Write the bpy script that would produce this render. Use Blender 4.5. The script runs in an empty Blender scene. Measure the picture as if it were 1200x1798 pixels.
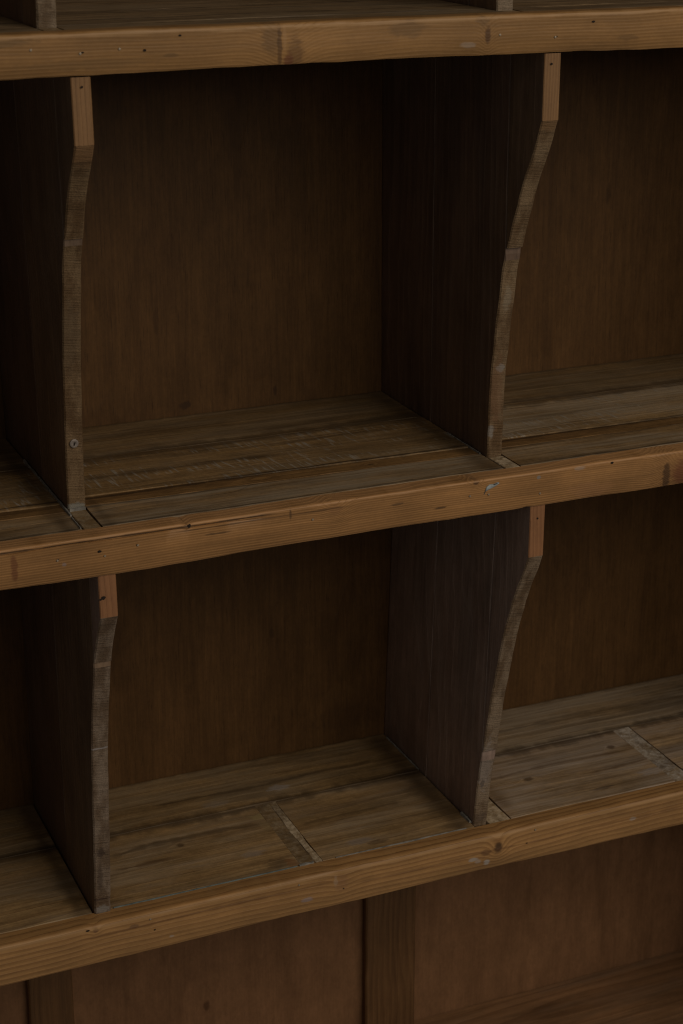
import bpy, math
from mathutils import Vector, Matrix, noise

# ------------------------------------------------------------------ camera, world, lamps, exposure
sc = bpy.context.scene
col = sc.collection
cam_d = bpy.data.cameras.new("camera")
cam = bpy.data.objects.new("camera", cam_d)
col.objects.link(cam)
cr, cu, cf = Vector((0.917, -0.3989, -0.0005)), Vector((0.1344, 0.3078, 0.9419)), Vector((0.3755, 0.8638, -0.3359))
m = Matrix((cr, cu, -cf)).transposed().to_4x4()
m.translation = Vector((-0.3362, -1.2384, 0.6252))
cam.matrix_world = m
cam_d.sensor_fit = 'VERTICAL'
cam_d.sensor_height = 36.0
cam_d.lens = 3248.9 / 1798 * 36
cam_d.shift_x = (600 - 620.5) / 1798
cam_d.shift_y = (870.3 - 899) / 1798
cam_d.clip_start = 0.01
cam_d.clip_end = 100
cam_d.dof.use_dof = True
cam_d.dof.focus_distance = 1.52
cam_d.dof.aperture_fstop = 14.0
sc.camera = cam

world = bpy.data.worlds.new("World")
sc.world = world
world.use_nodes = True
bgn = world.node_tree.nodes["Background"]
bgn.inputs[0].default_value = (1.0, 0.95, 0.90, 1)
bgn.inputs[1].default_value = 0.08


def area(name, loc, target, sx, sy, power, color):
    d = bpy.data.lights.new(name, 'AREA')
    d.shape = 'RECTANGLE'
    d.size, d.size_y, d.energy, d.color = sx, sy, power, color
    o = bpy.data.objects.new(name, d)
    col.objects.link(o)
    o.location = loc
    o.rotation_euler = (Vector(target) - Vector(loc)).to_track_quat('-Z', 'Y').to_euler()
    return o


area("window_light", (0.95, -2.1, 1.42), (0.2, 0.1, -0.15), 2.2, 1.5, 28.0, (1.0, 0.89, 0.75))

vs = sc.view_settings
vs.view_transform = 'Standard'
vs.look = 'None'
vs.exposure = 0.0
vs.gamma = 1.0
vs.use_curve_mapping = False
sc.render.film_transparent = False
sc.cycles.max_bounces = 8
sc.cycles.filter_width = 1.15


# ------------------------------------------------------------------ node helper
class G:
    def __init__(s, name):
        s.mat = bpy.data.materials.new(name)
        s.mat.use_nodes = True
        s.nt = s.mat.node_tree
        s.bsdf = s.nt.nodes["Principled BSDF"]
        tc = s.nt.nodes.new("ShaderNodeTexCoord")
        sep = s.nt.nodes.new("ShaderNodeSeparateXYZ")
        s.pos = tc.outputs["Object"]
        s.nt.links.new(s.pos, sep.inputs[0])
        s.x, s.y, s.z = sep.outputs

    def put(s, sock, v):
        if isinstance(v, bpy.types.NodeSocket):
            s.nt.links.new(v, sock)
        elif isinstance(v, (tuple, list)) and len(v) == 3 and sock.type == 'RGBA':
            sock.default_value = (*v, 1)
        else:
            sock.default_value = v

    def m(s, op, a, b=0.0, c=None, clamp=False):
        n = s.nt.nodes.new("ShaderNodeMath")
        n.operation = op
        n.use_clamp = clamp
        s.put(n.inputs[0], a)
        s.put(n.inputs[1], b)
        if c is not None:
            s.put(n.inputs[2], c)
        return n.outputs[0]

    def add(s, a, b): return s.m('ADD', a, b)
    def sub(s, a, b): return s.m('SUBTRACT', a, b)
    def mul(s, a, b): return s.m('MULTIPLY', a, b)

    def vec(s, x, y, z):
        n = s.nt.nodes.new("ShaderNodeCombineXYZ")
        s.put(n.inputs[0], x); s.put(n.inputs[1], y); s.put(n.inputs[2], z)
        return n.outputs[0]

    def noise(s, v, scale=1.0, detail=2.0, rough=0.5):
        n = s.nt.nodes.new("ShaderNodeTexNoise")
        s.put(n.inputs["Vector"], v)
        n.inputs["Scale"].default_value = scale
        n.inputs["Detail"].default_value = detail
        n.inputs["Roughness"].default_value = rough
        return n.outputs[0]

    def step(s, v, lo, hi, a=0.0, b=1.0):
        n = s.nt.nodes.new("ShaderNodeMapRange")
        n.interpolation_type = 'SMOOTHSTEP'
        s.put(n.inputs[0], v)
        n.inputs[1].default_value, n.inputs[2].default_value = lo, hi
        n.inputs[3].default_value, n.inputs[4].default_value = a, b
        return n.outputs[0]

    def mix(s, f, a, b, blend='MIX'):
        n = s.nt.nodes.new("ShaderNodeMix")
        n.data_type = 'RGBA'
        n.blend_type = blend
        s.put(n.inputs[0], f); s.put(n.inputs[6], a); s.put(n.inputs[7], b)
        return n.outputs[2]

    def gray(s, v):
        n = s.nt.nodes.new("ShaderNodeCombineColor")
        for i in range(3):
            s.put(n.inputs[i], v)
        return n.outputs[0]

    def blob(s, u, v, spot, wob):
        """soft elliptical mask, edge made ragged by wob (noise -0.5..0.5)"""
        u0, v0, ru, rv = spot[:4]
        a = s.m('DIVIDE', s.sub(u, u0), ru)
        b = s.m('DIVIDE', s.sub(v, v0), rv)
        d = s.add(s.mul(a, a), s.mul(b, b))
        d = s.m('SQRT', d)
        return s.add(d, s.mul(wob, 0.9))

    def finish(s, colr, rough, bump, dist, spec=0.35):
        s.put(s.bsdf.inputs["Base Color"], colr)
        s.put(s.bsdf.inputs["Roughness"], rough)
        s.bsdf.inputs["Specular IOR Level"].default_value = spec
        if bump is not None:
            n = s.nt.nodes.new("ShaderNodeBump")
            n.inputs["Strength"].default_value = 1.0
            n.inputs["Distance"].default_value = dist
            s.put(n.inputs["Height"], bump)
            s.nt.links.new(n.outputs[0], s.bsdf.inputs["Normal"])
        return s.mat


def wood(name, early, late, axis='X', center=(0.0, 0.0), freq=160.0, warp=0.012, late_amt=0.6,
         fibre=0.25, blotch=0.3, film=None, film_amt=0.0, film_lo=0.5, saw=0.0, dirt=None, dirt_amt=0.0,
         knots=(), spots=(), plane='front', rough=0.52, seed=0.0, dist=0.0006, warp_scale=1.0, spec=0.35, pores=0.0, lines=(), fl=1.0, fscale=1.0, streak=0.0, grit=0.10):
    g = G(name)
    if axis == 'X':
        l, a, b = g.x, g.y, g.z
    else:
        l, a, b = g.z, g.x, g.y
    u, v = (l, b) if plane == 'front' else (l, a)
    ls = g.add(l, seed)
    w1 = g.sub(g.noise(g.vec(g.mul(ls, 5.0 * warp_scale), g.mul(a, 9.0), g.mul(b, 9.0)), 1.0, 3.0), 0.5)
    w2 = g.sub(g.noise(g.vec(g.mul(ls, 3.0 * warp_scale), g.mul(a, 5.0), g.add(g.mul(b, 5.0), 7.3)), 1.0, 3.0), 0.5)
    ragged = g.sub(g.noise(g.vec(g.mul(ls, 130.0), g.mul(a, 320.0), g.mul(b, 320.0)), 1.0, 3.0), 0.5)
    aa = g.add(g.sub(a, center[0]), g.mul(w1, warp))
    bb = g.add(g.sub(b, center[1]), g.mul(w2, warp))
    r = g.m('SQRT', g.add(g.mul(aa, aa), g.mul(bb, bb)))
    kmask = None
    for k in knots:                     # (u, v, ru, rv, bend, colour, strength)
        d = g.blob(u, v, k, g.mul(ragged, 0.5))
        infl = g.m('EXPONENT', g.mul(g.mul(d, d), -0.28))
        r = g.add(r, g.mul(infl, k[4]))
    ph = g.mul(r, freq)
    ph = g.add(ph, g.mul(g.noise(g.vec(g.mul(ls, 2.0), g.mul(a, 30.0), g.mul(b, 30.0)), 1.0, 2.0), 1.6))
    fr = g.m('FRACT', ph)
    lw = g.mul(g.step(fr, 0.25, 0.9), g.step(fr, 0.93, 1.0, 1.0, 0.0))
    ramt = g.step(g.noise(g.vec(g.mul(ls, 1.5), g.mul(a, 12.0), g.mul(b, 12.0)), 1.0, 2.0), 0.25, 0.75, 0.35, 1.0)
    lw = g.mul(lw, ramt)
    c = g.mix(g.mul(lw, late_amt), early, late)
    # fibres along the grain
    fb = g.noise(g.vec(g.mul(ls, 14.0 * fl), g.mul(a, 620.0), g.mul(b, 620.0)), 1.0, 2.0, 0.6)
    fb2 = g.noise(g.vec(g.mul(ls, 5.0 * fl), g.mul(a, 260.0), g.mul(b, 260.0)), 1.0, 3.0, 0.6)
    fmul = g.add(g.mul(g.sub(g.add(g.mul(fb, 0.55), g.mul(fb2, 0.75)), 0.65), fibre * 4.0), 1.0)
    c = g.mix(1.0, c, g.gray(fmul), 'MULTIPLY')
    bl = g.noise(g.vec(g.mul(ls, 9.0), g.mul(a, 26.0), g.mul(b, 26.0)), 1.0, 4.0, 0.55)
    c = g.mix(1.0, c, g.gray(g.add(g.mul(g.sub(bl, 0.5), blotch * 2.6), 1.0)), 'MULTIPLY')
    if streak:
        st = g.noise(g.vec(g.mul(ls, 16.0), g.mul(a, 150.0), g.mul(b, 150.0)), 1.0, 4.0, 0.65)
        c = g.mix(1.0, c, g.gray(g.add(g.mul(g.sub(st, 0.5), streak * 4.0), 1.0)), 'MULTIPLY')
    if grit:
        gt = g.noise(g.vec(g.mul(ls, 260.0), g.mul(a, 420.0), g.mul(b, 420.0)), 1.0, 3.0, 0.7)
        gl = g.noise(g.vec(g.mul(ls, 55.0), g.mul(a, 80.0), g.mul(b, 80.0)), 1.0, 4.0, 0.6)
        c = g.mix(1.0, c, g.gray(g.add(g.mul(g.sub(g.add(gt, gl), 1.0), grit * 3.0), 1.0)), 'MULTIPLY')
    if pores:
        po = g.noise(g.vec(g.mul(ls, 60.0), g.mul(a, 1000.0), g.mul(b, 1000.0)), 1.0, 1.0)
        c = g.mix(g.mul(g.step(po, 0.63, 0.74), pores), c, (late[0] * .35, late[1] * .35, late[2] * .35))
    height = g.add(g.mul(fb, 0.35), g.mul(lw, 0.4))
    rg = rough
    if film is not None:
        f1 = g.noise(g.vec(g.mul(ls, 7.0 * fscale), g.mul(a, 30.0 * fscale), g.add(g.mul(b, 30.0 * fscale), 3.1)), 1.0, 5.0, 0.65)
        f1 = g.step(f1, film_lo - 0.12, film_lo + 0.16)
        f1 = g.mul(f1, g.step(fb2, 0.3, 0.62, 0.35, 1.0))
        c = g.mix(g.mul(f1, film_amt), c, film)
    if saw:
        # band-saw marks: fine scratches running across the grain
        slant = g.add(ls, g.mul(v if plane != 'front' else b, 0.10))
        sw = g.noise(g.vec(g.mul(slant, 300.0), g.mul(a, 38.0), g.mul(b, 38.0)), 1.0, 1.5)
        sm = g.noise(g.vec(g.mul(ls, 9.0), g.mul(a, 42.0), 1.7), 1.0, 3.0)
        sm = g.step(sm, 0.40, 0.60)
        sv = g.mul(g.step(sw, 0.52, 0.68), sm)
        c = g.mix(g.mul(sv, saw), c, (0.31, 0.255, 0.19))
        height = g.add(height, g.mul(g.mul(sw, sm), 0.9))
    if dirt is not None:
        d1 = g.noise(g.vec(g.mul(g.add(ls, 4.0), 6.0), g.mul(a, 40.0), g.mul(b, 40.0)), 1.0, 4.0, 0.6)
        c = g.mix(g.mul(g.step(d1, 0.50, 0.72), dirt_amt), c, dirt)
    for k in knots:
        d = g.blob(u, v, k, ragged)
        mk = g.mul(g.step(d, 0.45, 1.15, 1.0, 0.0), k[6])
        c = g.mix(mk, c, k[5])
        height = g.sub(height, g.mul(mk, 0.3))
    for k in spots:                     # (u, v, ru, rv, colour, strength)
        d = g.blob(u, v, k, g.mul(ragged, 1.6))
        mk = g.mul(g.step(d, 0.55, 1.15, 1.0, 0.0), k[5])
        c = g.mix(mk, c, k[4])
    for k in lines:                     # (along 'u' or 'v', centre, waviness, half width, from, to, colour, strength)
        p, q = (v, u) if k[0] == 'v' else (u, v)
        wv = g.sub(g.noise(g.vec(g.mul(q, 8.0), k[1] * 31.0, 0.0), 1.0, 3.0), 0.5)
        wd = g.noise(g.vec(g.mul(q, 60.0), k[1] * 17.0, 5.0), 1.0, 3.0)
        dd = g.m('ABSOLUTE', g.sub(g.sub(p, k[1]), g.mul(wv, k[2])))
        dd = g.m('DIVIDE', dd, g.mul(g.step(wd, 0.25, 0.7, 0.35, 1.35), k[3]))
        dd = g.add(dd, g.mul(ragged, 0.5))
        mk = g.step(dd, 0.0, 1.5, 1.0, 0.0)
        e = min(0.02, (k[5] - k[4]) * 0.3)
        mk = g.mul(mk, g.mul(g.step(q, k[4], k[4] + e), g.step(q, k[5] - e, k[5], 1.0, 0.0)))
        c = g.mix(g.mul(mk, k[7]), c, k[6])
    rr = g.add(g.mul(bl, 0.18), rg - 0.09)
    return g.finish(c, rr, height, dist, spec)


def plain(name, c, rough=0.6, metallic=0.0, var=0.25, scale=300.0):
    g = G(name)
    n = g.noise(g.pos, scale, 3.0)
    cc = g.mix(1.0, c, g.gray(g.add(g.mul(g.sub(n, 0.5), var * 3), 1.0)), 'MULTIPLY')
    g.bsdf.inputs["Metallic"].default_value = metallic
    return g.finish(cc, rough, n, 0.0003)


# ------------------------------------------------------------------ geometry helpers
ROOT_LOC = Vector((0.19, 0.15, -0.66))
root = bpy.data.objects.new("pigeonhole_shelving", None)
col.objects.link(root)
root.location = ROOT_LOC
root.empty_display_size = 0.2
root["label"] = "old brown pine pigeonhole shelving with curved dividers and pale front rails"
root["category"] = "shelving"


def link(o, parent, label=None):
    col.objects.link(o)
    o.parent = parent
    if parent is root:
        o.location = -ROOT_LOC          # parts keep their shape in room coordinates
    if label:
        o["label"] = label
    return o


def group(name, parent=None, label=None):
    return link(bpy.data.objects.new(name, None), parent or root, label)


def mesh(name, verts, faces, mats, parent, label=None, idx=None, smooth=True):
    me = bpy.data.meshes.new(name)
    me.from_pydata([tuple(v) for v in verts], [], faces)
    for mm in (mats if isinstance(mats, (list, tuple)) else [mats]):
        me.materials.append(mm)
    if idx:
        me.polygons.foreach_set("material_index", idx)
    me.validate()
    me.update()
    if smooth:
        me.polygons.foreach_set("use_smooth", [True] * len(me.polygons))
        try:
            me.set_sharp_from_angle(angle=math.radians(50))
        except Exception:
            pass
    return link(bpy.data.objects.new(name, me), parent, label)


def nz(a, b=0.0, c=0.0):
    return noise.noise(Vector((a, b, c)))


def sweep(sections, closed_ends=True):
    """sections: list of equally long closed loops -> verts, faces"""
    n = len(sections[0])
    v = [p for s in sections for p in s]
    f = []
    for i in range(len(sections) - 1):
        for j in range(n):
            k = (j + 1) % n
            f.append((i * n + j, i * n + k, (i + 1) * n + k, (i + 1) * n + j))
    f.append(tuple(reversed(range(n))))
    f.append(tuple((len(sections) - 1) * n + j for j in range(n)))
    return v, f


def board(name, lo, hi, axis, mat, parent, bev=0.0006, wob=0.0006, step=0.012, skew=None, seed=0.0, label=None):
    """a timber board with softened, slightly wandering edges. skew(s)->(da0,da1) shifts the two side edges"""
    ax = 'XYZ'.index(axis)
    oth = [i for i in range(3) if i != ax]
    L = hi[ax] - lo[ax]
    n = max(2, int(L / step))
    secs = []
    for i in range(n + 1):
        s = lo[ax] + L * i / n
        if i == 0 or i == n:
            bb = bev * 0.7
        else:
            bb = bev
        a0, a1, b0, b1 = lo[oth[0]], hi[oth[0]], lo[oth[1]], hi[oth[1]]
        if skew:
            t = i / n
            d0, d1 = skew(t)
            a0 += d0; a1 += d1
        e = [wob * (nz(s * 22, k * 5.1 + seed, 0) + 0.6 * nz(s * 75, k * 3.7 + seed, 9)) for k in range(8)]
        loop = [(a0 + bb + e[0], b0), (a1 - bb + e[1], b0), (a1 + e[1], b0 + bb), (a1 + e[2], b1 - bb),
                (a1 - bb + e[2], b1 + e[4] * .5), (a0 + bb + e[3], b1 + e[5] * .5), (a0 + e[3], b1 - bb), (a0 + e[0], b0 + bb)]
        sec = []
        for (p, q) in loop:
            c = [0, 0, 0]
            c[ax], c[oth[0]], c[oth[1]] = s, p, q
            sec.append(c)
        secs.append(sec)
    if axis == 'Y':
        secs = [list(reversed(s)) for s in secs]
    v, f = sweep(secs)
    return mesh(name, v, f, mat, parent, label, smooth=False)


def rail(name, x0, x1, yf, yb, zt, zb, mat, parent, top_r=0.003, sag=None, chips=(), groove=None, seed=0.0, label=None):
    n = int((x1 - x0) / 0.006)
    secs = []
    for i in range(n + 1):
        x = x0 + (x1 - x0) * i / n
        dzt = 0.0007 * nz(x * 12, seed) + 0.0003 * nz(x * 60, seed, 3)
        dzb = 0.0009 * nz(x * 10, seed + 5) + 0.0004 * nz(x * 55, seed, 7)
        if sag:
            a, b = sag(x)
            dzt += a; dzb += b
        for (cx, w, amp, where) in chips:
            k = amp * math.exp(-((x - cx) / w) ** 2)
            if where == 'b':
                dzb += k
            else:
                dzt -= k
        dy = 0.0005 * nz(x * 9, seed + 2)
        rr = top_r * (1 + 0.35 * nz(x * 25, seed + 8))
        t, bt, f = zt + dzt, zb + dzb, yf + dy
        gz, gd = 0.0035, 0.0
        if groove:
            gz, gd = groove(x)
        pts = [(yb, bt), (yb, t - 0.0004), (f + rr * 1.6 + 0.0012, t)]
        pts.append((f + rr * 1.6, t))
        for k in range(1, 5):
            an = math.pi / 2 * k / 5
            pts.append((f + rr - rr * math.sin(an), t - rr + rr * math.cos(an)))
        pts += [(f, t - rr), (f, t - rr - 0.0006)]
        pts += [(f, t - rr - gz + 0.0005 - 0.0006), (f + gd, t - rr - gz - 0.0006), (f, t - rr - gz - 0.0012)]
        pts += [(f, (t + bt) / 2), (f + 0.0001, bt + 0.0016), (f + 0.0012, bt)]
        secs.append([(x, p[0], p[1]) for p in pts])
    v, fc = sweep([list(reversed(s)) for s in secs])
    return mesh(name, v, fc, mat, parent, label)


def disc(name, c, r, mat, parent, h=0.0006, seg=10, dome=True, squash=1.0, slot=False):
    """round nail or screw head lying in the plane of a front face (normal -Y)"""
    v, f = [], []
    rings = [(1.0, 0.0), (1.0, -h * 0.6), (0.72, -h), (0.3, -h * (0.9 if dome else 0.2))]
    for (k, y) in rings:
        for i in range(seg):
            a = 2 * math.pi * i / seg
            v.append((c[0] + r * k * math.cos(a), c[1] + y, c[2] + r * k * squash * math.sin(a)))
    for q in range(len(rings) - 1):
        for i in range(seg):
            j = (i + 1) % seg
            f.append((q * seg + i, q * seg + j, (q + 1) * seg + j, (q + 1) * seg + i))
    f.append(tuple(3 * seg + i for i in range(seg)))
    return mesh(name, v, f, mat, parent)


def pit(name, c, rx, rz, mat, parent, tilt=0.0, seg=9, seed=0.0):
    """ragged little hole: a dark dished plug a hair proud of the wood"""
    v, f = [], []
    rx, rz = rx * 0.72, rz * 0.72
    for q, (k, y) in enumerate([(1.0, -0.00012), (0.6, -0.00022), (0.2, -0.00022)]):
        for i in range(seg):
            a = 2 * math.pi * i / seg
            w = 1 + 0.35 * nz(math.cos(a) * 2 + seed, math.sin(a) * 2, seed)
            px, pz = rx * k * w * math.cos(a), rz * k * w * math.sin(a)
            v.append((c[0] + px * math.cos(tilt) - pz * math.sin(tilt), c[1] + y, c[2] + px * math.sin(tilt) + pz * math.cos(tilt)))
    for q in range(2):
        for i in range(seg):
            j = (i + 1) % seg
            f.append((q * seg + i, q * seg + j, (q + 1) * seg + j, (q + 1) * seg + i))
    f.append(tuple(2 * seg + i for i in range(seg)))
    return mesh(name, v, f, mat, parent)


def bead(name, pts, w, h, mat, parent, seed=0.0):
    """thin squeezed-out line of filler along a joint"""
    secs = []
    n = len(pts)
    for i, p in enumerate(pts):
        p = Vector(p)
        d = (Vector(pts[min(i + 1, n - 1)]) - Vector(pts[max(i - 1, 0)])).normalized()
        s = d.cross(Vector((0, 0, 1))).normalized()
        k = 0.75 + 0.5 * nz(i * 0.6, seed)
        ww, hh = w * k, h * (0.8 + 0.6 * nz(i * 0.9, seed + 4))
        secs.append([p - s * ww - Vector((0, 0, 0.001)), p - s * ww * 0.6 + Vector((0, 0, hh)),
                     p + s * ww * 0.5 + Vector((0, 0, hh * 0.9)), p + s * ww - Vector((0, 0, 0.001))])
    v, f = sweep(secs)
    return mesh(name, v, f, mat, parent)


def lerp_pts(a, b, n):
    return [tuple(a[k] + (b[k] - a[k]) * i / n for k in range(3)) for i in range(n + 1)]


# ------------------------------------------------------------------ measurements (metres)
XL, XR = -0.375, 0.748                   # inner faces of the two ends
YA, YB, YC = 0.0, 0.0259, 0.0710         # front faces of the rails, the upper shelves are deeper
ZA, ZB, ZC, ZD = 0.5015, 0.1308, -0.2316, -0.587   # upper surfaces
BACK = 0.2962
T = 0.0141

# ------------------------------------------------------------------ materials
M = {}
E_ = (0.36, 0.205, 0.092)
L_ = (0.205, 0.098, 0.036)
REDK = (0.16, 0.055, 0.024)
DARK = (0.035, 0.018, 0.009)
PALE = (0.42, 0.38, 0.34)
M['railA'] = wood("rail_pine_upper", (0.288, 0.153, 0.053), (0.178, 0.083, 0.026), center=(0.05, 0.30), freq=400, warp=0.024, late_amt=0.42, fibre=0.17, blotch=0.42,
    knots=[(0.3103, 0.4872, 0.0028, 0.0075, 0.006, (0.085, 0.040, 0.018), 0.8), (0.1515, 0.483, 0.010, 0.030, 0.010, (0.30, 0.15, 0.055), 0.0)],
    spots=[(0.245, 0.4945, 0.016, 0.007, (0.14, 0.082, 0.036), 0.5), (0.1400, 0.492, 0.008, 0.014, (0.16, 0.090, 0.038), 0.6), (0.1462, 0.486, 0.0020, 0.018, (0.075, 0.038, 0.016), 0.65),
           (0.1580, 0.480, 0.0065, 0.013, (0.12, 0.062, 0.026), 0.55), (0.1525, 0.4755, 0.0040, 0.007, (0.17, 0.065, 0.028), 0.8), (0.1500, 0.494, 0.0016, 0.010, (0.40, 0.23, 0.10), 0.5),
           (0.2945, 0.4809, 0.007, 0.0022, PALE, 0.30), (0.306, 0.498, 0.006, 0.004, (0.14, 0.082, 0.036), 0.5), (0.43, 0.481, 0.010, 0.0025, (0.13, 0.075, 0.032), 0.4),
           (0.0664, 0.4836, 0.006, 0.0016, (0.12, 0.07, 0.03), 0.5), (-0.055, 0.496, 0.03, 0.003, (0.13, 0.08, 0.035), 0.5), (0.005, 0.480, 0.05, 0.004, (0.17, 0.10, 0.043), 0.35)],
    lines=[('v', 0.4995, 0.0010, 0.0016, -1, 2, (0.47, 0.28, 0.125), 0.55)])  # pale line along the arris: worn wood plus a painted edge highlight
M['railB'] = wood("rail_pine_middle", (0.358, 0.183, 0.065), (0.230, 0.102, 0.031), center=(0.10, -0.10), freq=560, warp=0.016, late_amt=0.42, fibre=0.18, blotch=0.42, seed=3.0,
    knots=[(0.522, 0.1116, 0.013, 0.014, 0.020, (0.17, 0.062, 0.026), 0.85), (0.3229, 0.1295, 0.0032, 0.0026, 0.004, (0.07, 0.032, 0.014), 0.75),
           (0.198, 0.1235, 0.006, 0.006, 0.006, (0.26, 0.125, 0.05), 0.5)],
    spots=[(-0.0596, 0.1144, 0.0030, 0.012, REDK, 0.65), (0.2902, 0.112, 0.007, 0.0011, (0.09, 0.048, 0.020), 0.85), (0.2531, 0.1208, 0.006, 0.0013, (0.12, 0.065, 0.028), 0.7),
           (0.4204, 0.1284, 0.006, 0.0018, PALE, 0.35), (0.3805, 0.1259, 0.0022, 0.0016, (0.24, 0.24, 0.23), 0.7), (-0.022, 0.1125, 0.0022, 0.0018, (0.30, 0.27, 0.28), 0.45),
           (0.505, 0.110, 0.004, 0.014, (0.055, 0.026, 0.012), 0.75), (0.1600, 0.1262, 0.0013, 0.0050, (0.10, 0.055, 0.023), 0.75), (0.43, 0.108, 0.022, 0.007, (0.40, 0.20, 0.09), 0.35),
           (0.10, 0.119, 0.012, 0.0010, (0.10, 0.055, 0.023), 0.7)],
    lines=[('v', 0.1302, 0.0008, 0.0012, -1, 2, (0.52, 0.28, 0.12), 0.6), ('v', 0.1283, 0.0016, 0.0008, -0.42, 0.155, (0.045, 0.022, 0.010), 0.9), ('v', 0.1252, 0.0030, 0.0007, 0.06, 0.215, (0.09, 0.045, 0.018), 0.75)])  # first line: worn pale arris with its highlight painted into the colour
M['railC'] = wood("rail_pine_lower", (0.378, 0.201, 0.072), (0.177, 0.076, 0.024), center=(0.02, -0.33), freq=250, warp=0.024, late_amt=0.58, fibre=0.18, blotch=0.42, seed=7.0,
    knots=[(0.2217, -0.2455, 0.0075, 0.010, 0.003, (0.27, 0.135, 0.06), 0.5), (0.3774, -0.2462, 0.0050, 0.006, 0.010, (0.055, 0.026, 0.012), 0.85),
           (-0.0019, -0.2365, 0.0028, 0.0028, 0.004, (0.13, 0.06, 0.03), 0.7)],
    spots=[(0.189, -0.2542, 0.006, 0.0022, (0.30, 0.26, 0.28), 0.5), (0.3513, -0.2529, 0.005, 0.0022, PALE, 0.7), (0.3661, -0.2593, 0.0036, 0.003, PALE, 0.75), (0.357, -0.256, 0.004, 0.002, PALE, 0.4),
           (0.521, -0.249, 0.004, 0.002, PALE, 0.55), (0.216, -0.242, 0.0022, 0.006, (0.42, 0.30, 0.20), 0.4), (0.0311, -0.2408, 0.005, 0.0018, (0.09, 0.045, 0.03), 0.5), (0.0642, -0.2589, 0.003, 0.0013, PALE, 0.5),
           (0.365, -0.249, 0.006, 0.004, (0.12, 0.055, 0.024), 0.6)],
    lines=[('v', -0.2345, 0.0020, 0.0022, -1, 2, (0.43, 0.255, 0.11), 0.5), ('v', -0.2420, 0.0050, 0.0016, -0.02, 0.22, (0.14, 0.062, 0.022), 0.55), ('v', -0.2480, 0.0060, 0.0014, 0.23, 0.60, (0.15, 0.068, 0.024), 0.5)])  # first line: lighter worn top edge, its highlight painted in too
FILM = (0.245, 0.188, 0.120)
STAIN = (0.045, 0.026, 0.012)
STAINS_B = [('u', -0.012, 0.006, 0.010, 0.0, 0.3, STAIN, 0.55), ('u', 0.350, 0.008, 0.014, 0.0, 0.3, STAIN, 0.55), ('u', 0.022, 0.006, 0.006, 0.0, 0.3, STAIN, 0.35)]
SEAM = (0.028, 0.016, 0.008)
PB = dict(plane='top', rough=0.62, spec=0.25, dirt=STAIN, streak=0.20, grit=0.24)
M['plankB_front'] = wood("shelf_pine_weathered", (0.250, 0.152, 0.066), (0.145, 0.083, 0.034), center=(0.07, 0.0), freq=300, warp=0.02, late_amt=0.5, fibre=0.42, blotch=0.42,
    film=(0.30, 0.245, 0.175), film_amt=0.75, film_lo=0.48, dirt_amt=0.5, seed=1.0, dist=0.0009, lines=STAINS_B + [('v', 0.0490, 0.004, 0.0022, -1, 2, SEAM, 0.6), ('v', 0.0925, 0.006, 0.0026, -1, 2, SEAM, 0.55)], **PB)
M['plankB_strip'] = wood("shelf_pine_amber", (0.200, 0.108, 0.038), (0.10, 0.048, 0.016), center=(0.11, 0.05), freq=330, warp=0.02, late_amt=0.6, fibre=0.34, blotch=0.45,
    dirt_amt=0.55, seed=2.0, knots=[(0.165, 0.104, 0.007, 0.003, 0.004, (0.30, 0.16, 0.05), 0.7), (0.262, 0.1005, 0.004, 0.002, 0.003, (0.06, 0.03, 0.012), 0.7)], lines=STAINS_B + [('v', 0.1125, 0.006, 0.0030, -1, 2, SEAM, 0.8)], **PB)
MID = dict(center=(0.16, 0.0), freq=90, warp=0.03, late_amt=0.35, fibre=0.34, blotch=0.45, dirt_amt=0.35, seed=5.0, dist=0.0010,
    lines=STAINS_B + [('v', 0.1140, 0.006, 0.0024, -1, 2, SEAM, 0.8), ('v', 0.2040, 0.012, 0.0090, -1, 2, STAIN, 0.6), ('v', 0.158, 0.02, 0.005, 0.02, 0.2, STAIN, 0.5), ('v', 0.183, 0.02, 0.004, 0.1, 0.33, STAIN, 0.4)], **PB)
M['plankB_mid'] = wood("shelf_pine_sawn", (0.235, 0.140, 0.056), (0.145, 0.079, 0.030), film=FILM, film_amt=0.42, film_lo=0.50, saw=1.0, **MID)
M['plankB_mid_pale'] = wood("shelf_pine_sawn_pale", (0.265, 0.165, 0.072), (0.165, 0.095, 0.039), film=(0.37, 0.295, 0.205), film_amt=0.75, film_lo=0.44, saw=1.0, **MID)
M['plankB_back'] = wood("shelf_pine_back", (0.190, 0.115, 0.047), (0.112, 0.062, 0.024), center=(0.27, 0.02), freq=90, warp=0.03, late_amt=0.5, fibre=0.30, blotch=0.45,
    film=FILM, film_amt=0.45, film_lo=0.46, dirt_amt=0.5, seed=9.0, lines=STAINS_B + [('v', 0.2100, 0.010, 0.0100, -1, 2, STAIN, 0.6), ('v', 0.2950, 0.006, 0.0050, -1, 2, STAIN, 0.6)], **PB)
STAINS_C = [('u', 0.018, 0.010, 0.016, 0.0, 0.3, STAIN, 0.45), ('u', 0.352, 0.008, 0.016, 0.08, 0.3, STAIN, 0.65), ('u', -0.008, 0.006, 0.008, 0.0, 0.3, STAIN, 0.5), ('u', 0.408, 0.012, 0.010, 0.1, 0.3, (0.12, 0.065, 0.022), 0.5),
            ('v', 0.2090, 0.012, 0.0080, -1, 2, SEAM, 0.7)]
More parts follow.
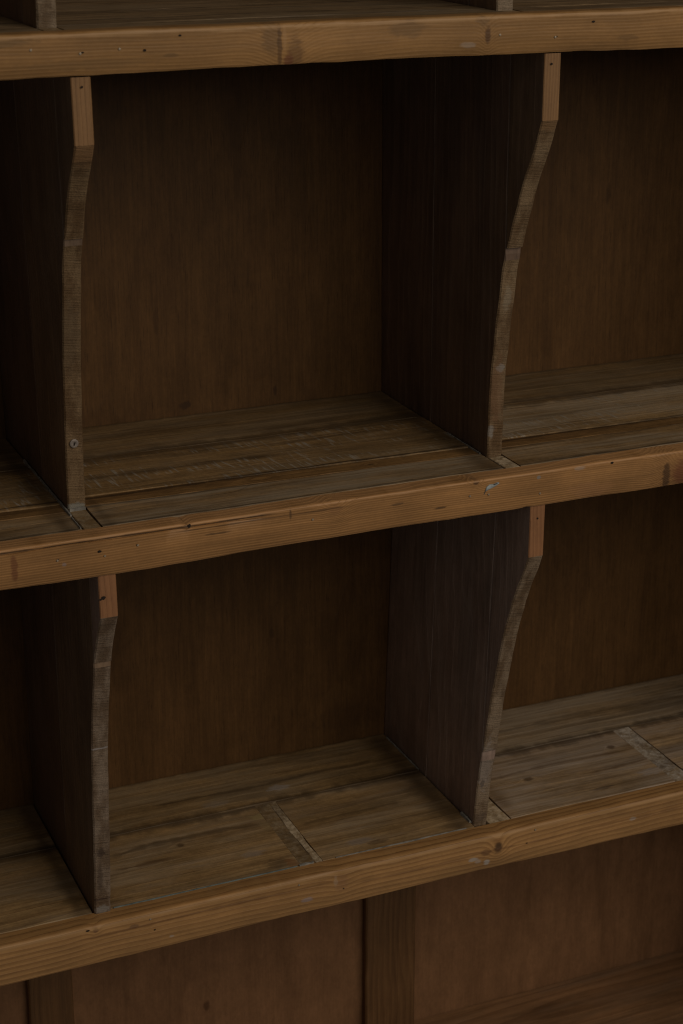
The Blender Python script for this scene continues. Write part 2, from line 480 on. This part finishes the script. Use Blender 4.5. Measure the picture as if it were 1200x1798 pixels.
CF = dict(center=(0.19, -0.28), freq=95, warp=0.040, late_amt=0.5, fibre=0.28, blotch=0.45, dirt_amt=0.35, seed=12.0, warp_scale=0.9,
    knots=[(0.452, 0.152, 0.0060, 0.005, 0.008, (0.07, 0.038, 0.018), 0.7), (0.560, 0.178, 0.005, 0.005, 0.006, (0.07, 0.038, 0.018), 0.7), (0.105, 0.168, 0.004, 0.004, 0.005, (0.07, 0.038, 0.018), 0.7)],
    spots=[(0.160, 0.128, 0.012, 0.006, (0.32, 0.27, 0.23), 0.4), (0.255, 0.110, 0.014, 0.006, (0.27, 0.23, 0.21), 0.4), (0.270, 0.102, 0.012, 0.004, (0.06, 0.035, 0.02), 0.5), (0.175, 0.104, 0.016, 0.008, (0.07, 0.042, 0.022), 0.5),
           (0.189, 0.188, 0.010, 0.006, (0.34, 0.25, 0.11), 0.7), (0.188, 0.172, 0.005, 0.010, (0.30, 0.21, 0.10), 0.5), (0.186, 0.100, 0.006, 0.010, (0.26, 0.12, 0.045), 0.6), (0.57, 0.118, 0.016, 0.006, (0.34, 0.30, 0.28), 0.5), (0.51, 0.108, 0.014, 0.003, (0.06, 0.04, 0.03), 0.5)],
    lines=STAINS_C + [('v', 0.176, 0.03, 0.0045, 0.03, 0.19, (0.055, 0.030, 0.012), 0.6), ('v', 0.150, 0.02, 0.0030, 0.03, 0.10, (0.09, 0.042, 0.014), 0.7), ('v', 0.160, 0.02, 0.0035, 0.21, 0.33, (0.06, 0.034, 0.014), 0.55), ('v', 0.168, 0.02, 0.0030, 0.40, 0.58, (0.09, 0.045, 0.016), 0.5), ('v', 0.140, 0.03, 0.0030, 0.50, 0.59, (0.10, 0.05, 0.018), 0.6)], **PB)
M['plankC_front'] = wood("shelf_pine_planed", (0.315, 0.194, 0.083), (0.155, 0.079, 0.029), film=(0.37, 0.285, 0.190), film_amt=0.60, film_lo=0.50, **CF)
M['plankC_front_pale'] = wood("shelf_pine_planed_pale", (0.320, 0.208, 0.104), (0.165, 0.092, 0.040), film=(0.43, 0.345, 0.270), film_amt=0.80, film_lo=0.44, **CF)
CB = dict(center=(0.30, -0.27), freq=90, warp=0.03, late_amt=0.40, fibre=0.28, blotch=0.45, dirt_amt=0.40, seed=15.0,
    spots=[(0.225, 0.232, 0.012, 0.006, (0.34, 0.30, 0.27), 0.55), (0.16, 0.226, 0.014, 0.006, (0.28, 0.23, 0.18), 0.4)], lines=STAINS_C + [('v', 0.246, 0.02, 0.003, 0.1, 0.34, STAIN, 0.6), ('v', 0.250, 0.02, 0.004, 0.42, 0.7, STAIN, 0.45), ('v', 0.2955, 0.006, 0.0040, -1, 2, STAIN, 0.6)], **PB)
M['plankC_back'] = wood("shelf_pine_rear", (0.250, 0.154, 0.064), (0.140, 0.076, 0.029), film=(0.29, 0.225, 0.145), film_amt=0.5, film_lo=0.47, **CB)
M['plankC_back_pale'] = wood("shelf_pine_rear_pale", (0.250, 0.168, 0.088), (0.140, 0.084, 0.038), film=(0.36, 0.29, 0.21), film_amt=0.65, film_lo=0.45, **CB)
M['plankA'] = wood("shelf_pine_top", (0.205, 0.135, 0.068), (0.085, 0.050, 0.023), center=(0.05, 0.44), freq=420, warp=0.02, late_amt=0.6, fibre=0.40, blotch=0.45,
    film=FILM, film_amt=0.5, film_lo=0.47, dirt_amt=0.5, seed=18.0, lines=[('v', 0.054, 0.006, 0.002, -1, 2, SEAM, 0.6), ('v', 0.085, 0.02, 0.003, -1, 2, STAIN, 0.6), ('v', 0.15, 0.02, 0.004, -1, 2, STAIN, 0.7)], **PB)
M['floor'] = wood("bottom_pine", (0.245, 0.128, 0.058), (0.12, 0.055, 0.022), center=(0.25, -0.63), freq=140, warp=0.012, late_amt=0.55, fibre=0.24, blotch=0.40,
    film=(0.20, 0.15, 0.11), film_amt=0.35, film_lo=0.52, dirt=STAIN, dirt_amt=0.4, plane='top', seed=21.0, knots=[(0.485, 0.205, 0.008, 0.006, 0.004, (0.05, 0.022, 0.010), 0.8)])
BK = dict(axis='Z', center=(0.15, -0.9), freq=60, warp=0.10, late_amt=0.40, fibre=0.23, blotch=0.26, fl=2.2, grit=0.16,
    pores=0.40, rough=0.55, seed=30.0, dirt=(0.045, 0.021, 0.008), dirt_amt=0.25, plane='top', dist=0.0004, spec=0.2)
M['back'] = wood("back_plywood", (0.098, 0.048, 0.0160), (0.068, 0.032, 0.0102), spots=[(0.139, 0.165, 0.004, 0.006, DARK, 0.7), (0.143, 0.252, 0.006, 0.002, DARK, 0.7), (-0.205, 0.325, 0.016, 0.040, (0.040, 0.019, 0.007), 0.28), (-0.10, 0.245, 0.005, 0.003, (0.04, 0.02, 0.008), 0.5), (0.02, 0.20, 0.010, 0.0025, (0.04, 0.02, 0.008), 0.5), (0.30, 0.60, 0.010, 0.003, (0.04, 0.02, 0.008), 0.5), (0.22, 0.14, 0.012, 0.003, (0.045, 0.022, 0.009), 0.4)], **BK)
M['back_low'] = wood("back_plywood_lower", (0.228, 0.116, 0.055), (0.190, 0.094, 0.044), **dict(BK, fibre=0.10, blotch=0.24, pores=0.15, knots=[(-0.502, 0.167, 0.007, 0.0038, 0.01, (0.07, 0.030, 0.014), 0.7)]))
M['batten'] = wood("batten_pine", (0.140, 0.070, 0.027), (0.088, 0.041, 0.015), axis='Z', center=(0.2, 0.2), freq=170, warp=0.03, late_amt=0.7, fibre=0.26, blotch=0.35, rough=0.5, seed=33.0)
DV = dict(axis='Z', late_amt=0.25, streak=0.12, grit=0.18, fibre=0.22, blotch=0.50, rough=0.50, warp=0.03, freq=140)
M['side_warm'] = wood("divider_pine_brown", (0.190, 0.122, 0.074), (0.118, 0.073, 0.044), center=(0.0, 0.35), seed=40.0, film=(0.15, 0.115, 0.10), film_amt=0.25, film_lo=0.5, **DV)
M['side_dark'] = wood("divider_pine_umber", (0.150, 0.094, 0.060), (0.096, 0.058, 0.037), center=(0.1, 0.38), seed=43.0, film=(0.15, 0.115, 0.105), film_amt=0.25, film_lo=0.5, **DV)
M['side_grey'] = wood("divider_pine_greyed", (0.300, 0.205, 0.158), (0.205, 0.136, 0.105), center=(0.0, 0.32), seed=46.0, film=(0.31, 0.245, 0.205), film_amt=0.40, film_lo=0.48, **DV)
M['edge_clean'] = wood("divider_edge_planed", (0.240, 0.127, 0.050), (0.165, 0.079, 0.030), axis='Z', center=(0.05, 0.05), freq=420, warp=0.012, late_amt=0.5, fibre=0.14, blotch=0.25, seed=50.0)
M['edge_orange'] = wood("divider_edge_orange", (0.285, 0.132, 0.056), (0.20, 0.085, 0.035), axis='Z', center=(0.05, 0.05), freq=300, warp=0.02, late_amt=0.5, fibre=0.14, blotch=0.25, seed=55.0)


def edge_sawn(name, base, seed, spots=()):
    """cross-cut curve of a divider: greyed end grain with saw lines across the thickness"""
    g = G(name)
    zz = g.add(g.z, seed)
    rag = g.sub(g.noise(g.pos, 320.0, 3.0), 0.5)
    ln = g.noise(g.vec(g.mul(g.x, 40.0), g.mul(g.y, 60.0), g.mul(g.add(zz, g.mul(g.x, 0.12)), 800.0)), 1.0, 2.0, 0.6)
    bl = g.noise(g.vec(g.mul(g.x, 70.0), g.mul(g.y, 20.0), g.mul(zz, 28.0)), 1.0, 5.0, 0.65)
    fine = g.noise(g.pos, 900.0, 3.0, 0.7)
    c = g.mix(g.step(bl, 0.36, 0.62), (base[0] * 0.55, base[1] * 0.48, base[2] * 0.40), base)
    c = g.mix(1.0, c, g.gray(g.add(g.mul(g.sub(ln, 0.5), 0.55), 1.0)), 'MULTIPLY')
    c = g.mix(1.0, c, g.gray(g.add(g.mul(g.sub(fine, 0.5), 1.3), 1.0)), 'MULTIPLY')
    for k in spots:
        d = g.blob(g.x, g.z, k, g.mul(rag, 1.6))
        c = g.mix(g.mul(g.step(d, 0.55, 1.15, 1.0, 0.0), k[5]), c, k[4])
    return g.finish(c, 0.72, g.add(ln, g.mul(fine, 0.6)), 0.0008, 0.25)


GR = (0.30, 0.29, 0.27)
M['edge1'] = edge_sawn("divider_edge_sawn_a", (0.180, 0.115, 0.058), 0.0, [(0.003, 0.4185, 0.02, 0.010, (0.235, 0.128, 0.056), 0.75), (0.005, 0.1335, 0.012, 0.0030, (0.26, 0.26, 0.23), 0.7), (0.005, 0.412, 0.012, 0.0014, DARK, 0.5), (0.004, 0.3475, 0.012, 0.0010, DARK, 0.5), (0.003, 0.275, 0.010, 0.030, (0.10, 0.065, 0.035), 0.5)])
M['edge2'] = edge_sawn("divider_edge_sawn_b", (0.210, 0.140, 0.076), 2.0, [(0.367, 0.4190, 0.02, 0.006, (0.22, 0.125, 0.056), 0.6), (0.368, 0.2085, 0.0045, 0.004, GR, 0.7), (0.362, 0.153, 0.0035, 0.006, GR, 0.55), (0.367, 0.307, 0.012, 0.0012, DARK, 0.6), (0.367, 0.27, 0.004, 0.012, (0.30, 0.25, 0.18), 0.4), (0.366, 0.19, 0.006, 0.035, (0.19, 0.10, 0.05), 0.5)])
M['edge3'] = edge_sawn("divider_edge_sawn_c", (0.230, 0.168, 0.118), 4.0, [(0.009, 0.011, 0.012, 0.0012, DARK, 0.7), (0.009, -0.070, 0.012, 0.0010, (0.36, 0.33, 0.32), 0.6), (0.009, -0.171, 0.0042, 0.0050, (0.05, 0.03, 0.02), 0.75), (0.008, -0.196, 0.0030, 0.014, (0.07, 0.045, 0.03), 0.6), (0.009, -0.218, 0.010, 0.0012, (0.06, 0.035, 0.025), 0.7), (0.010, -0.229, 0.008, 0.0045, GR, 0.5)])
M['edge4'] = edge_sawn("divider_edge_sawn_d", (0.235, 0.168, 0.108), 6.0, [(0.372, -0.17, 0.008, 0.03, (0.33, 0.29, 0.27), 0.35), (0.371, -0.19, 0.0025, 0.005, (0.07, 0.05, 0.04), 0.6), (0.372, -0.226, 0.008, 0.006, (0.12, 0.085, 0.06), 0.5)])
M['edge5'] = edge_sawn("divider_edge_sawn_e", (0.225, 0.170, 0.115), 8.0)
FI = dict(axis='Z', center=(0.2, 0.5), freq=120, warp=0.03, late_amt=0.5, fibre=0.08, blotch=0.55, rough=0.65, spec=0.25, fscale=4.0)
M['filler'] = wood("filler_strip_pine", (0.225, 0.142, 0.064), (0.14, 0.080, 0.034), film=(0.36, 0.28, 0.18), film_amt=0.6, film_lo=0.48, dirt=STAIN, dirt_amt=0.4, seed=60.0, **FI)
M['filler_pale'] = wood("filler_strip_pale", (0.250, 0.165, 0.078), (0.16, 0.098, 0.044), film=(0.58, 0.46, 0.31), film_amt=0.9, film_lo=0.42, dirt=STAIN, dirt_amt=0.5, seed=63.0, **FI)
M['filler_worn'] = wood("filler_strip_worn", (0.255, 0.178, 0.100), (0.17, 0.110, 0.060), film=(0.50, 0.44, 0.37), film_amt=0.9, film_lo=0.44, dirt=(0.13, 0.10, 0.08), dirt_amt=0.6, seed=66.0, **FI)
M['core'] = plain("shelf_core_dark", (0.03, 0.018, 0.010), 0.8)
M['hole'] = plain("hole_dark", (0.018, 0.011, 0.007), 0.9)
M['nail'] = plain("nail_steel", (0.36, 0.29, 0.21), 0.55, 0.3)
M['screw'] = plain("screw_tarnished", (0.26, 0.22, 0.19), 0.5, 0.35)
M['bead'] = plain("joint_filler_grey", (0.21, 0.195, 0.17), 0.8, 0.0, 0.6, 160.0)
M['bead_blue'] = plain("joint_filler_blue", (0.14, 0.165, 0.155), 0.8, 0.0, 0.5, 160.0)
M['paint'] = plain("paint_lump_grey", (0.30, 0.33, 0.33), 0.45, 0.0, 0.35)

# ------------------------------------------------------------------ carcass
ZS = ZC - 0.034
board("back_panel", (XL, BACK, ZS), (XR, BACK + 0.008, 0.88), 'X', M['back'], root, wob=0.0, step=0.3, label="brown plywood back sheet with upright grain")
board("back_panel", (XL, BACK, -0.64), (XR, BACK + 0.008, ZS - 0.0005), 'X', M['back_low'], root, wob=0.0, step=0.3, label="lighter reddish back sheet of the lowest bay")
for s, x in ((0, XL - 0.02), (1, XR)):
    board("side_panel", (x, 0.004, -0.66), (x + 0.02, BACK + 0.008, 0.90), 'Z', M['side_warm'], root, step=0.1)
for x0, x1 in ((-0.0166, 0.0275), (0.3412, 0.3985)):
    board("batten", (x0, BACK - 0.010, ZD + 0.001), (x1, BACK - 0.0005, ZC - 0.034), 'Z', M['batten'], root, bev=0.0015, seed=x0 * 40)

# ------------------------------------------------------------------ dividers
P1 = [(0.0027, 0.4716), (0.0032, 0.4254), (0.0087, 0.4157), (0.0206, 0.4019), (0.0301, 0.3885), (0.0398, 0.3706), (0.0480, 0.3504), (0.0560, 0.3385), (0.0677, 0.2936), (0.0776, 0.2474), (0.0844, 0.2005), (0.0910, 0.1374), (0.0919, 0.1299)]
P2 = [(0.0020, 0.4716), (0.0022, 0.4215), (0.0034, 0.4190), (0.0091, 0.4068), (0.0187, 0.388), (0.0287, 0.371), (0.0368, 0.3517), (0.0452, 0.3321), (0.0525, 0.3151), (0.0590, 0.3016), (0.0635, 0.2704), (0.0694, 0.2378), (0.0749, 0.2073), (0.0772, 0.177), (0.0780, 0.1299)]
P3 = [(0.0285, 0.1005), (0.0270, 0.0634), (0.0301, 0.0574), (0.0382, 0.0455), (0.0474, 0.0273), (0.0533, 0.0102), (0.0628, -0.0187), (0.0712, -0.0603), (0.0757, -0.0882), (0.0785, -0.1214), (0.0800, -0.1481), (0.0840, -0.1846), (0.0885, -0.2327)]
P4 = [(0.0285, 0.1005), (0.0270, 0.0549), (0.0338, 0.0393), (0.0458, 0.0141), (0.0559, -0.0136), (0.0634, -0.038), (0.069, -0.0621), (0.0754, -0.0896), (0.0806, -0.1197), (0.0851, -0.1472), (0.0896, -0.1665), (0.0945, -0.2041), (0.0970, -0.2327)]


def prof(P, z):
    if z > P[1][1] - 0.004:
        return prof_raw(P, z)
    k = min(0.010, P[1][1] - z, max(0.0, z - P[-1][1]))
    return sum(prof_raw(P, z + k * j / 4) for j in range(-4, 5)) / 9


def prof_raw(P, z):
    for (y0, z0), (y1, z1) in zip(P, P[1:]):
        if z <= z0 and z >= z1:
            t = (z0 - z) / (z0 - z1) if z0 != z1 else 0
            return y0 + (y1 - y0) * t
    return P[0][0] if z > P[0][1] else P[-1][0]


def divider(P, xf, xt, seams, zclean, sides, edge, clean, label, seed):
    """upright of three edge-jointed boards cut to one curve along the front"""
    d = group("divider", root, label)
    zt, zb = P[0][1], P[-1][1] - 0.006
    cuts = [-1.0] + list(seams) + [BACK - 0.0006]
    zs = sorted(set([zt - (zt - zb) * i / 64 for i in range(65)] + [zclean - 0.0006, zclean + 0.0006]), reverse=True)
    for bi in range(3):
        c0, c1 = cuts[bi], cuts[bi + 1]
        gap = 0.0004
        secs, flags = [], []
        for z in zs:
            zz = max(P[-1][1], z)
            p = prof(P, zz)
            if z < zclean - 0.0005:
                p += 0.0006 * nz(z * 110, seed) + 0.0010 * nz(z * 34, seed + 3)
            y0, y1 = max(p, c0 + gap), c1 - gap
            if y1 - y0 < 0.0004:
                continue
            onf = p >= c0 + gap
            x0 = xf + (xt - xf) * (z - zb) / (zt - zb)
            w = 0.0003 * nz(z * 15, seed + bi * 2)
            x0 += w
            bv = (0.0011 + 0.0005 * nz(z * 60, seed + 1)) if onf else 0.0007
            bv = min(bv, (y1 - y0) * 0.4)
            if bi == 0 and z > zclean:
                bv = 0.0007
            x1 = x0 + T
            secs.append([(x0, y0 + bv, z), (x0 + bv, y0, z), (x1 - bv, y0, z), (x1, y0 + bv, z), (x1, y1 - .0006, z), (x1 - .0006, y1, z), (x0 + .0006, y1, z), (x0, y1 - .0006, z)])
            flags.append((onf, z))
        v, f = sweep([list(reversed(s)) for s in secs])
        # first faces follow the loops: decide slot from the vertices (front strip = the three faces round the nose)
        idx = []
        for fc in f:
            if len(fc) != 4:
                idx.append(0); continue
            js = {7 - (k % 8) for k in fc}
            row = min(fc) // 8
            onf, z = flags[row]
            if js <= {0, 1, 2, 3} and js != {0, 3} and onf:
                idx.append(2 if z <= zclean + 0.0006 else 1)
            else:
                idx.append(0)
        mesh("plank", v, f, [sides[bi], M[clean], edge], d, None, idx, smooth=False)
    return d


d1 = divider(P1, 0.0, -0.0045, (0.0487, 0.169), 0.4250, (M['side_warm'], M['side_warm'], M['side_dark']), M['edge1'], 'edge_clean', "upper divider with a screw near its foot", 1.0)
d2 = divider(P2, 0.36, 0.3596, (0.0555, 0.1877), 0.4210, (M['side_warm'], M['side_dark'], M['side_dark']), M['edge2'], 'edge_clean', "upper divider with a strongly curved grey front edge", 5.0)
d3 = divider(P3, 0.0029, 0.0040, (0.053, 0.1754), 0.0630, (M['side_grey'], M['side_warm'], M['side_dark']), M['edge3'], 'edge_orange', "lower divider with a knot in its orange top end", 9.0)
d4 = divider(P4, 0.3646, 0.3755, (0.0875, 0.1971), 0.0545, (M['side_grey'], M['side_grey'], M['side_grey']), M['edge4'], 'edge_orange', "greyed lower divider with a whitish worn front edge", 13.0)
up = lambda P, dz: [(y + 0.0 if y < .03 else y * 0.5 + 0.006, z + dz) for (y, z) in P]
for k, (x, P, e) in enumerate(((-0.0150, P1, 'edge5'), (0.3375, P2, 'edge5'))):
    Q = [(min(y, 0.0445 - 0.006 * k), z + 0.3716) for (y, z) in P]
    divider(Q, x, x + 0.004, (0.085, 0.175), 0.80, (M['side_warm'], M['side_dark'], M['side_dark']), M[e], 'edge_clean', None, 17.0 + k * 4)

# ------------------------------------------------------------------ shelves
CUT = {'B': ((0.0, 0.36), 0.0), 'C': ((0.0029, 0.3648), 0.0)}


def cells(feet, gl=0.0014, gr=0.0007):
    xs = [XL + 0.0005]
    out = []
    for f in feet:
        out.append((xs[-1], f - gl))
        xs.append(f + T + gr)
    out.append((xs[-1], XR - 0.0005))
    return out


# --- upper shelf
sA = group("shelf", root, "topmost shelf board")
rail("front_rail", XL - 0.02, XR + 0.02, YA, YA + 0.020, ZA, ZA - 0.0292, M['railA'], sA, top_r=0.0032, seed=1.0,
     sag=lambda x: (0.0006 * math.sin((x + .1) * 6), 0.0012 * math.sin(x * 7 + 0.4)), label="pale pine rail with a dark spike knot")
board("core", (XL, YA + 0.021, ZA - 0.026), (XR, BACK - .001, ZA - 0.0122), 'X', M['core'], sA, step=0.2)
for (x0, x1) in cells((-0.0150, 0.3375)):
    board("plank", (x0, YA + 0.0206, ZA - 0.012), (x1, 0.0535, ZA - 0.0006), 'X', M['plankA'], sA, seed=x0 * 9)
    board("plank", (x0, 0.0545, ZA - 0.012), (x1, 0.150, ZA - 0.0002), 'X', M['plankA'], sA, seed=x0 * 9 + 2)
    board("plank", (x0, 0.151, ZA - 0.012), (x1, BACK - 0.0008, ZA - 0.0004), 'X', M['plankA'], sA, seed=x0 * 9 + 4)
board("filler_strip", (-0.0150 + .0003, YA + .0206, ZA - .012), (-0.0150 + T, 0.0440, ZA - .0009), 'Y', M['filler'], sA)
board("filler_strip", (0.3375 + .0003, YA + .0206, ZA - .012), (0.3375 + T, 0.0380, ZA - .0009), 'Y', M['filler'], sA)
for x, z in ((-0.0313, 0.4912), (0.0023, 0.4875), (0.0298, 0.4894), (0.3202, 0.4872), (0.3668, 0.4837)):
    disc("nail_head", (x, YA - 0.0003, z), 0.0009, M['nail'], sA, h=0.0004)
for i, (x, z, a, b) in enumerate(((0.0040, 0.4881, .0016, .0008), (0.0474, 0.4878, .0016, .0012), (0.073, 0.4967, .0016, .0010), (0.3991, 0.4937, .0020, .0011), (0.3677, 0.4840, .0014, .0008))):
    pit("nail_hole", (x, YA - 0.0003, z), a, b, M['hole'], sA, seed=i)

# --- middle shelf
sB = group("shelf", root, "middle shelf of weathered planks")


def grooveB(x):
    k = max(0.0, min(1.0, (0.150 - x) / 0.05)) * max(0.0, min(1.0, (x + 0.40) / 0.05))
    return 0.0012 + 0.0008 * nz(x * 30, 4.4) + 0.004 * max(0, (x - 0.06)) , 0.0016 * k * (0.7 + 0.6 * nz(x * 50, 8.1))


rail("front_rail", XL - 0.02, XR + 0.02, YB, YB + 0.0196, ZB, ZB - 0.0303, M['railB'], sB, top_r=0.0020, seed=4.0, groove=grooveB,
     sag=lambda x: (0.0, -0.0022 * math.exp(-((x - 0.02) / 0.10) ** 2)), chips=[(0.0767, 0.0022, 0.0022, 't'), (0.4505, 0.0018, 0.0010, 't'), (0.44, 0.03, 0.0006, 'b'), (0.37, 0.004, 0.0008, 'b')],
     label="orange pine rail with a long split along its top edge")
board("core", (XL, YB + 0.0206, ZB - 0.027), (XR, BACK - .001, ZB - 0.0122), 'X', M['core'], sB, step=0.2)
for ci, (x0, x1) in enumerate(cells((0.0, 0.36))):
    o = ci * 7.3
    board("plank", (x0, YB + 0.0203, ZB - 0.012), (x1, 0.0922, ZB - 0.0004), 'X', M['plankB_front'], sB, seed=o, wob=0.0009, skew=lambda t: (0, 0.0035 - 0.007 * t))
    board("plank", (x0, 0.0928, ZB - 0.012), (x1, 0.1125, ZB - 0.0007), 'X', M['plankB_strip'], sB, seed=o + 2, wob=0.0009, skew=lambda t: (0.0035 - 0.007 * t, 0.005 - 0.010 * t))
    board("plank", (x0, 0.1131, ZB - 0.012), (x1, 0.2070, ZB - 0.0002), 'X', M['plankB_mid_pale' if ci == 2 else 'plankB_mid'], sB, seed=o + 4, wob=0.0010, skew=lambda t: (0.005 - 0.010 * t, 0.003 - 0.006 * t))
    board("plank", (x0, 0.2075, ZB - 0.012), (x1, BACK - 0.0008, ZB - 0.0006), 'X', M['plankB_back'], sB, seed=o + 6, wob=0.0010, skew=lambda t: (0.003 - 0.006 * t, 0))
board("filler_strip", (0.0005, YB + .0203, ZB - .012), (T - 0.0002, 0.0905, ZB - .0012), 'Y', M['filler'], sB)
board("filler_strip", (0.3609, YB + .0203, ZB - .012), (0.3600 + T - 0.0002, 0.0765, ZB - .0008), 'Y', M['filler_pale'], sB, bev=0.0006)
bead("joint_filler", lerp_pts((-0.0020, 0.225, ZB), (-0.0016, 0.078, ZB), 22), 0.0014, 0.0013, M['bead'], sB, 1.0)
bead("joint_filler", lerp_pts((-0.0022, 0.074, ZB), (-0.0022, 0.048, ZB), 8), 0.0008, 0.0009, M['bead'], sB, 3.0)
bead("joint_filler", lerp_pts((0.3578, 0.150, ZB), (0.3580, 0.088, ZB), 10), 0.0008, 0.0008, M['bead'], sB, 5.0)
bead("joint_filler", lerp_pts((0.0008, 0.0905, ZB - .001), (0.0136, 0.0905, ZB - .001), 6), 0.0012, 0.0030, M['bead'], sB, 6.0)
for x, z in ((-0.027, 0.1167), (0.0094, 0.1147), (0.0354, 0.1193), (0.1786, 0.1188), (0.3342, 0.1176), (0.317, 0.1185), (0.3821, 0.1117)):
    disc("nail_head", (x, YB - 0.0003, z), 0.0009, M['nail'], sB)
for i, (x, z, a, b) in enumerate(((0.0056, 0.1189, .0022, .0014), (0.0767, 0.1288, .0018, .0022), (0.4505, 0.1293, .0019, .0014), (-0.0265, 0.1174, .0012, .0006), (0.0350, 0.1199, .0012, .0006))):
    pit("nail_hole", (x, YB - 0.0004, z), a, b, M['hole'], sB, seed=i + 10)
# grey lump of old paint over a bent nail
vs_, fs_ = [], []
path = [(-0.0062, -0.0032), (-0.0050, 0.0000), (-0.0022, 0.0016), (0.0015, 0.0022), (0.0050, 0.0034), (0.0068, 0.0040)]
rad = [0.0010, 0.0022, 0.0024, 0.0017, 0.0014, 0.0006]
secs = []
for (px, pz), rr in zip(path, rad):
    secs.append([(0.3364 + px + 0.3 * rr * math.sin(a), YB - 0.0002 - 0.0011 * max(0, math.cos(a)) , 0.1222 + pz + rr * math.sin(a)) for a in [2 * math.pi * i / 10 for i in range(10)]])
v, f = sweep(secs)
mesh("paint_lump", v, f, M['paint'], sB)
pit("nail_hole", (0.3398, YB - 0.0015, 0.1262), 0.0028, 0.0006, M['hole'], sB, tilt=0.15)

# --- lower shelf
sC = group("shelf", root, "lower shelf with pale filled slots")
rail("front_rail", XL - 0.02, XR + 0.02, YC, YC + 0.0200, ZC, ZC - 0.0374, M['railC'], sC, top_r=0.0040, seed=9.0,
     sag=lambda x: (0.0, 0.0010 + 0.0016 * math.sin(x * 6 - 0.3)), chips=[(0.30, 0.01, 0.0005, 't')], label="pine rail with bold striped grain")
board("core", (XL, YC + 0.021, ZC - 0.033), (XR, BACK - .001, ZC - 0.0122), 'X', M['core'], sC, step=0.2)
cc = cells((0.0029, 0.3646))
front = YC + 0.0208


def c_front(x0, x1, k, s0=0.0, s1=0.0):
    # x edges lean by s0 / s1 (metres at the rear); swept front to back
    board("plank", (x0, front, ZC - 0.012), (x1, 0.2090, ZC - 0.0004), 'X', M['plankC_front_pale' if x0 > 0.37 else 'plankC_front'], sC, seed=k, wob=0.0009)


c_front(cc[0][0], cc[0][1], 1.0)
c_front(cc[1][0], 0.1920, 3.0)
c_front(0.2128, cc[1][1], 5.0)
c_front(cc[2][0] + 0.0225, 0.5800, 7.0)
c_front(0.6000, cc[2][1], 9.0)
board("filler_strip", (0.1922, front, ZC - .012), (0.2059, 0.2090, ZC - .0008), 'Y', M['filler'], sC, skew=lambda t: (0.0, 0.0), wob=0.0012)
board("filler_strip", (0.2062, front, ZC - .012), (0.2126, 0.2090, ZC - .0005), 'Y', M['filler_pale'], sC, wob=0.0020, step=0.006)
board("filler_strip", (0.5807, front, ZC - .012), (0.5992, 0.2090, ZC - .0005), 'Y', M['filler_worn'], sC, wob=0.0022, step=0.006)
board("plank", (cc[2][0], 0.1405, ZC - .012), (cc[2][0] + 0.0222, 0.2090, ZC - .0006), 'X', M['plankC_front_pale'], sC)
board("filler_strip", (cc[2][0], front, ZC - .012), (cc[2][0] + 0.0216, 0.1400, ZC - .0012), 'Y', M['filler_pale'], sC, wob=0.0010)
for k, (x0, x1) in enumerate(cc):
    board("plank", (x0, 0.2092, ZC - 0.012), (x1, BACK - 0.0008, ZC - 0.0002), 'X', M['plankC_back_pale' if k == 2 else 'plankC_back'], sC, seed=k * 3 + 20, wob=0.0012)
bead("joint_filler", lerp_pts((0.020, front - .0003, ZC), (0.188, front - .0003, ZC), 40), 0.0008, 0.0006, M['bead_blue'], sC, 1.0)
bead("joint_filler", lerp_pts((0.190, front, ZC), (0.2035, front, ZC), 6), 0.0022, 0.0012, M['bead'], sC, 2.0)
bead("joint_filler", lerp_pts((0.225, front - .0002, ZC), (0.355, front - .0002, ZC), 30), 0.0006, 0.0005, M['bead'], sC, 3.0)
bead("joint_filler", lerp_pts((0.3628, 0.285, ZC), (0.3630, 0.212, ZC), 12), 0.0012, 0.0012, M['bead'], sC, 4.0)
bead("joint_filler", lerp_pts((0.3628, 0.118, ZC), (0.3632, 0.100, ZC), 5), 0.0020, 0.0020, M['bead'], sC, 5.0)
for x, z in ((0.0458, -0.2372), (0.1812, -0.2372), (0.4155, -0.2362)):
    disc("nail_head", (x, YC - 0.0002, z), 0.0009, M['nail'], sC)
for i, (x, z, a, b) in enumerate(((0.0493, -0.2483, .0012, .0010), (0.407, -0.2481, .0012, .0009), (-0.0085, -0.2345, .0022, .0012), (0.2235, -0.2510, .0010, .0008))):
    pit("nail_hole", (x, YC - 0.0004, z), a, b, M['hole'], sC, seed=i + 20)

# --- bottom and top boards
board("bottom_board", (XL, 0.075, ZD - 0.022), (XR, BACK - 0.0008, ZD), 'X', M['floor'], root, label="dark reddish bottom board")
board("plinth", (XL, 0.085, -0.66), (XR, 0.105, ZD - 0.0225), 'X', M['batten'], root)
board("top_board", (XL - 0.02, -0.01, 0.9004), (XR + 0.02, BACK + 0.01, 0.922), 'X', M['railA'], root)

# --- small things on the divider ends
for d, x, y, z, r in ((d1, 0.0029, 0.0018, 0.4651, .0013), (d2, 0.3653, 0.0011, 0.464, .0013), (d4, 0.382, 0.0277, 0.0889, .0011)):
    pit("nail_hole", (x, y, z), r, r, M['hole'], d, seed=x * 50)
zs_ = 0.1865
ys_ = prof(P1, zs_)
disc("screw_head", (0.0058, ys_ - 0.0009, zs_), 0.0034, M['screw'], d1, h=0.0008, seg=16, dome=False)
pit("screw_slot", (0.0060, ys_ - 0.0018, zs_ - .0002), 0.0007, 0.0026, M['hole'], d1, tilt=-0.3)
pit("nail_hole", (0.0072, 0.0275, 0.0800), 0.0026, 0.0020, M['hole'], d3, seed=3.3)
pit("nail_hole", (0.0050, 0.0275, 0.0790), 0.0016, 0.0012, M['hole'], d3, seed=6.3)
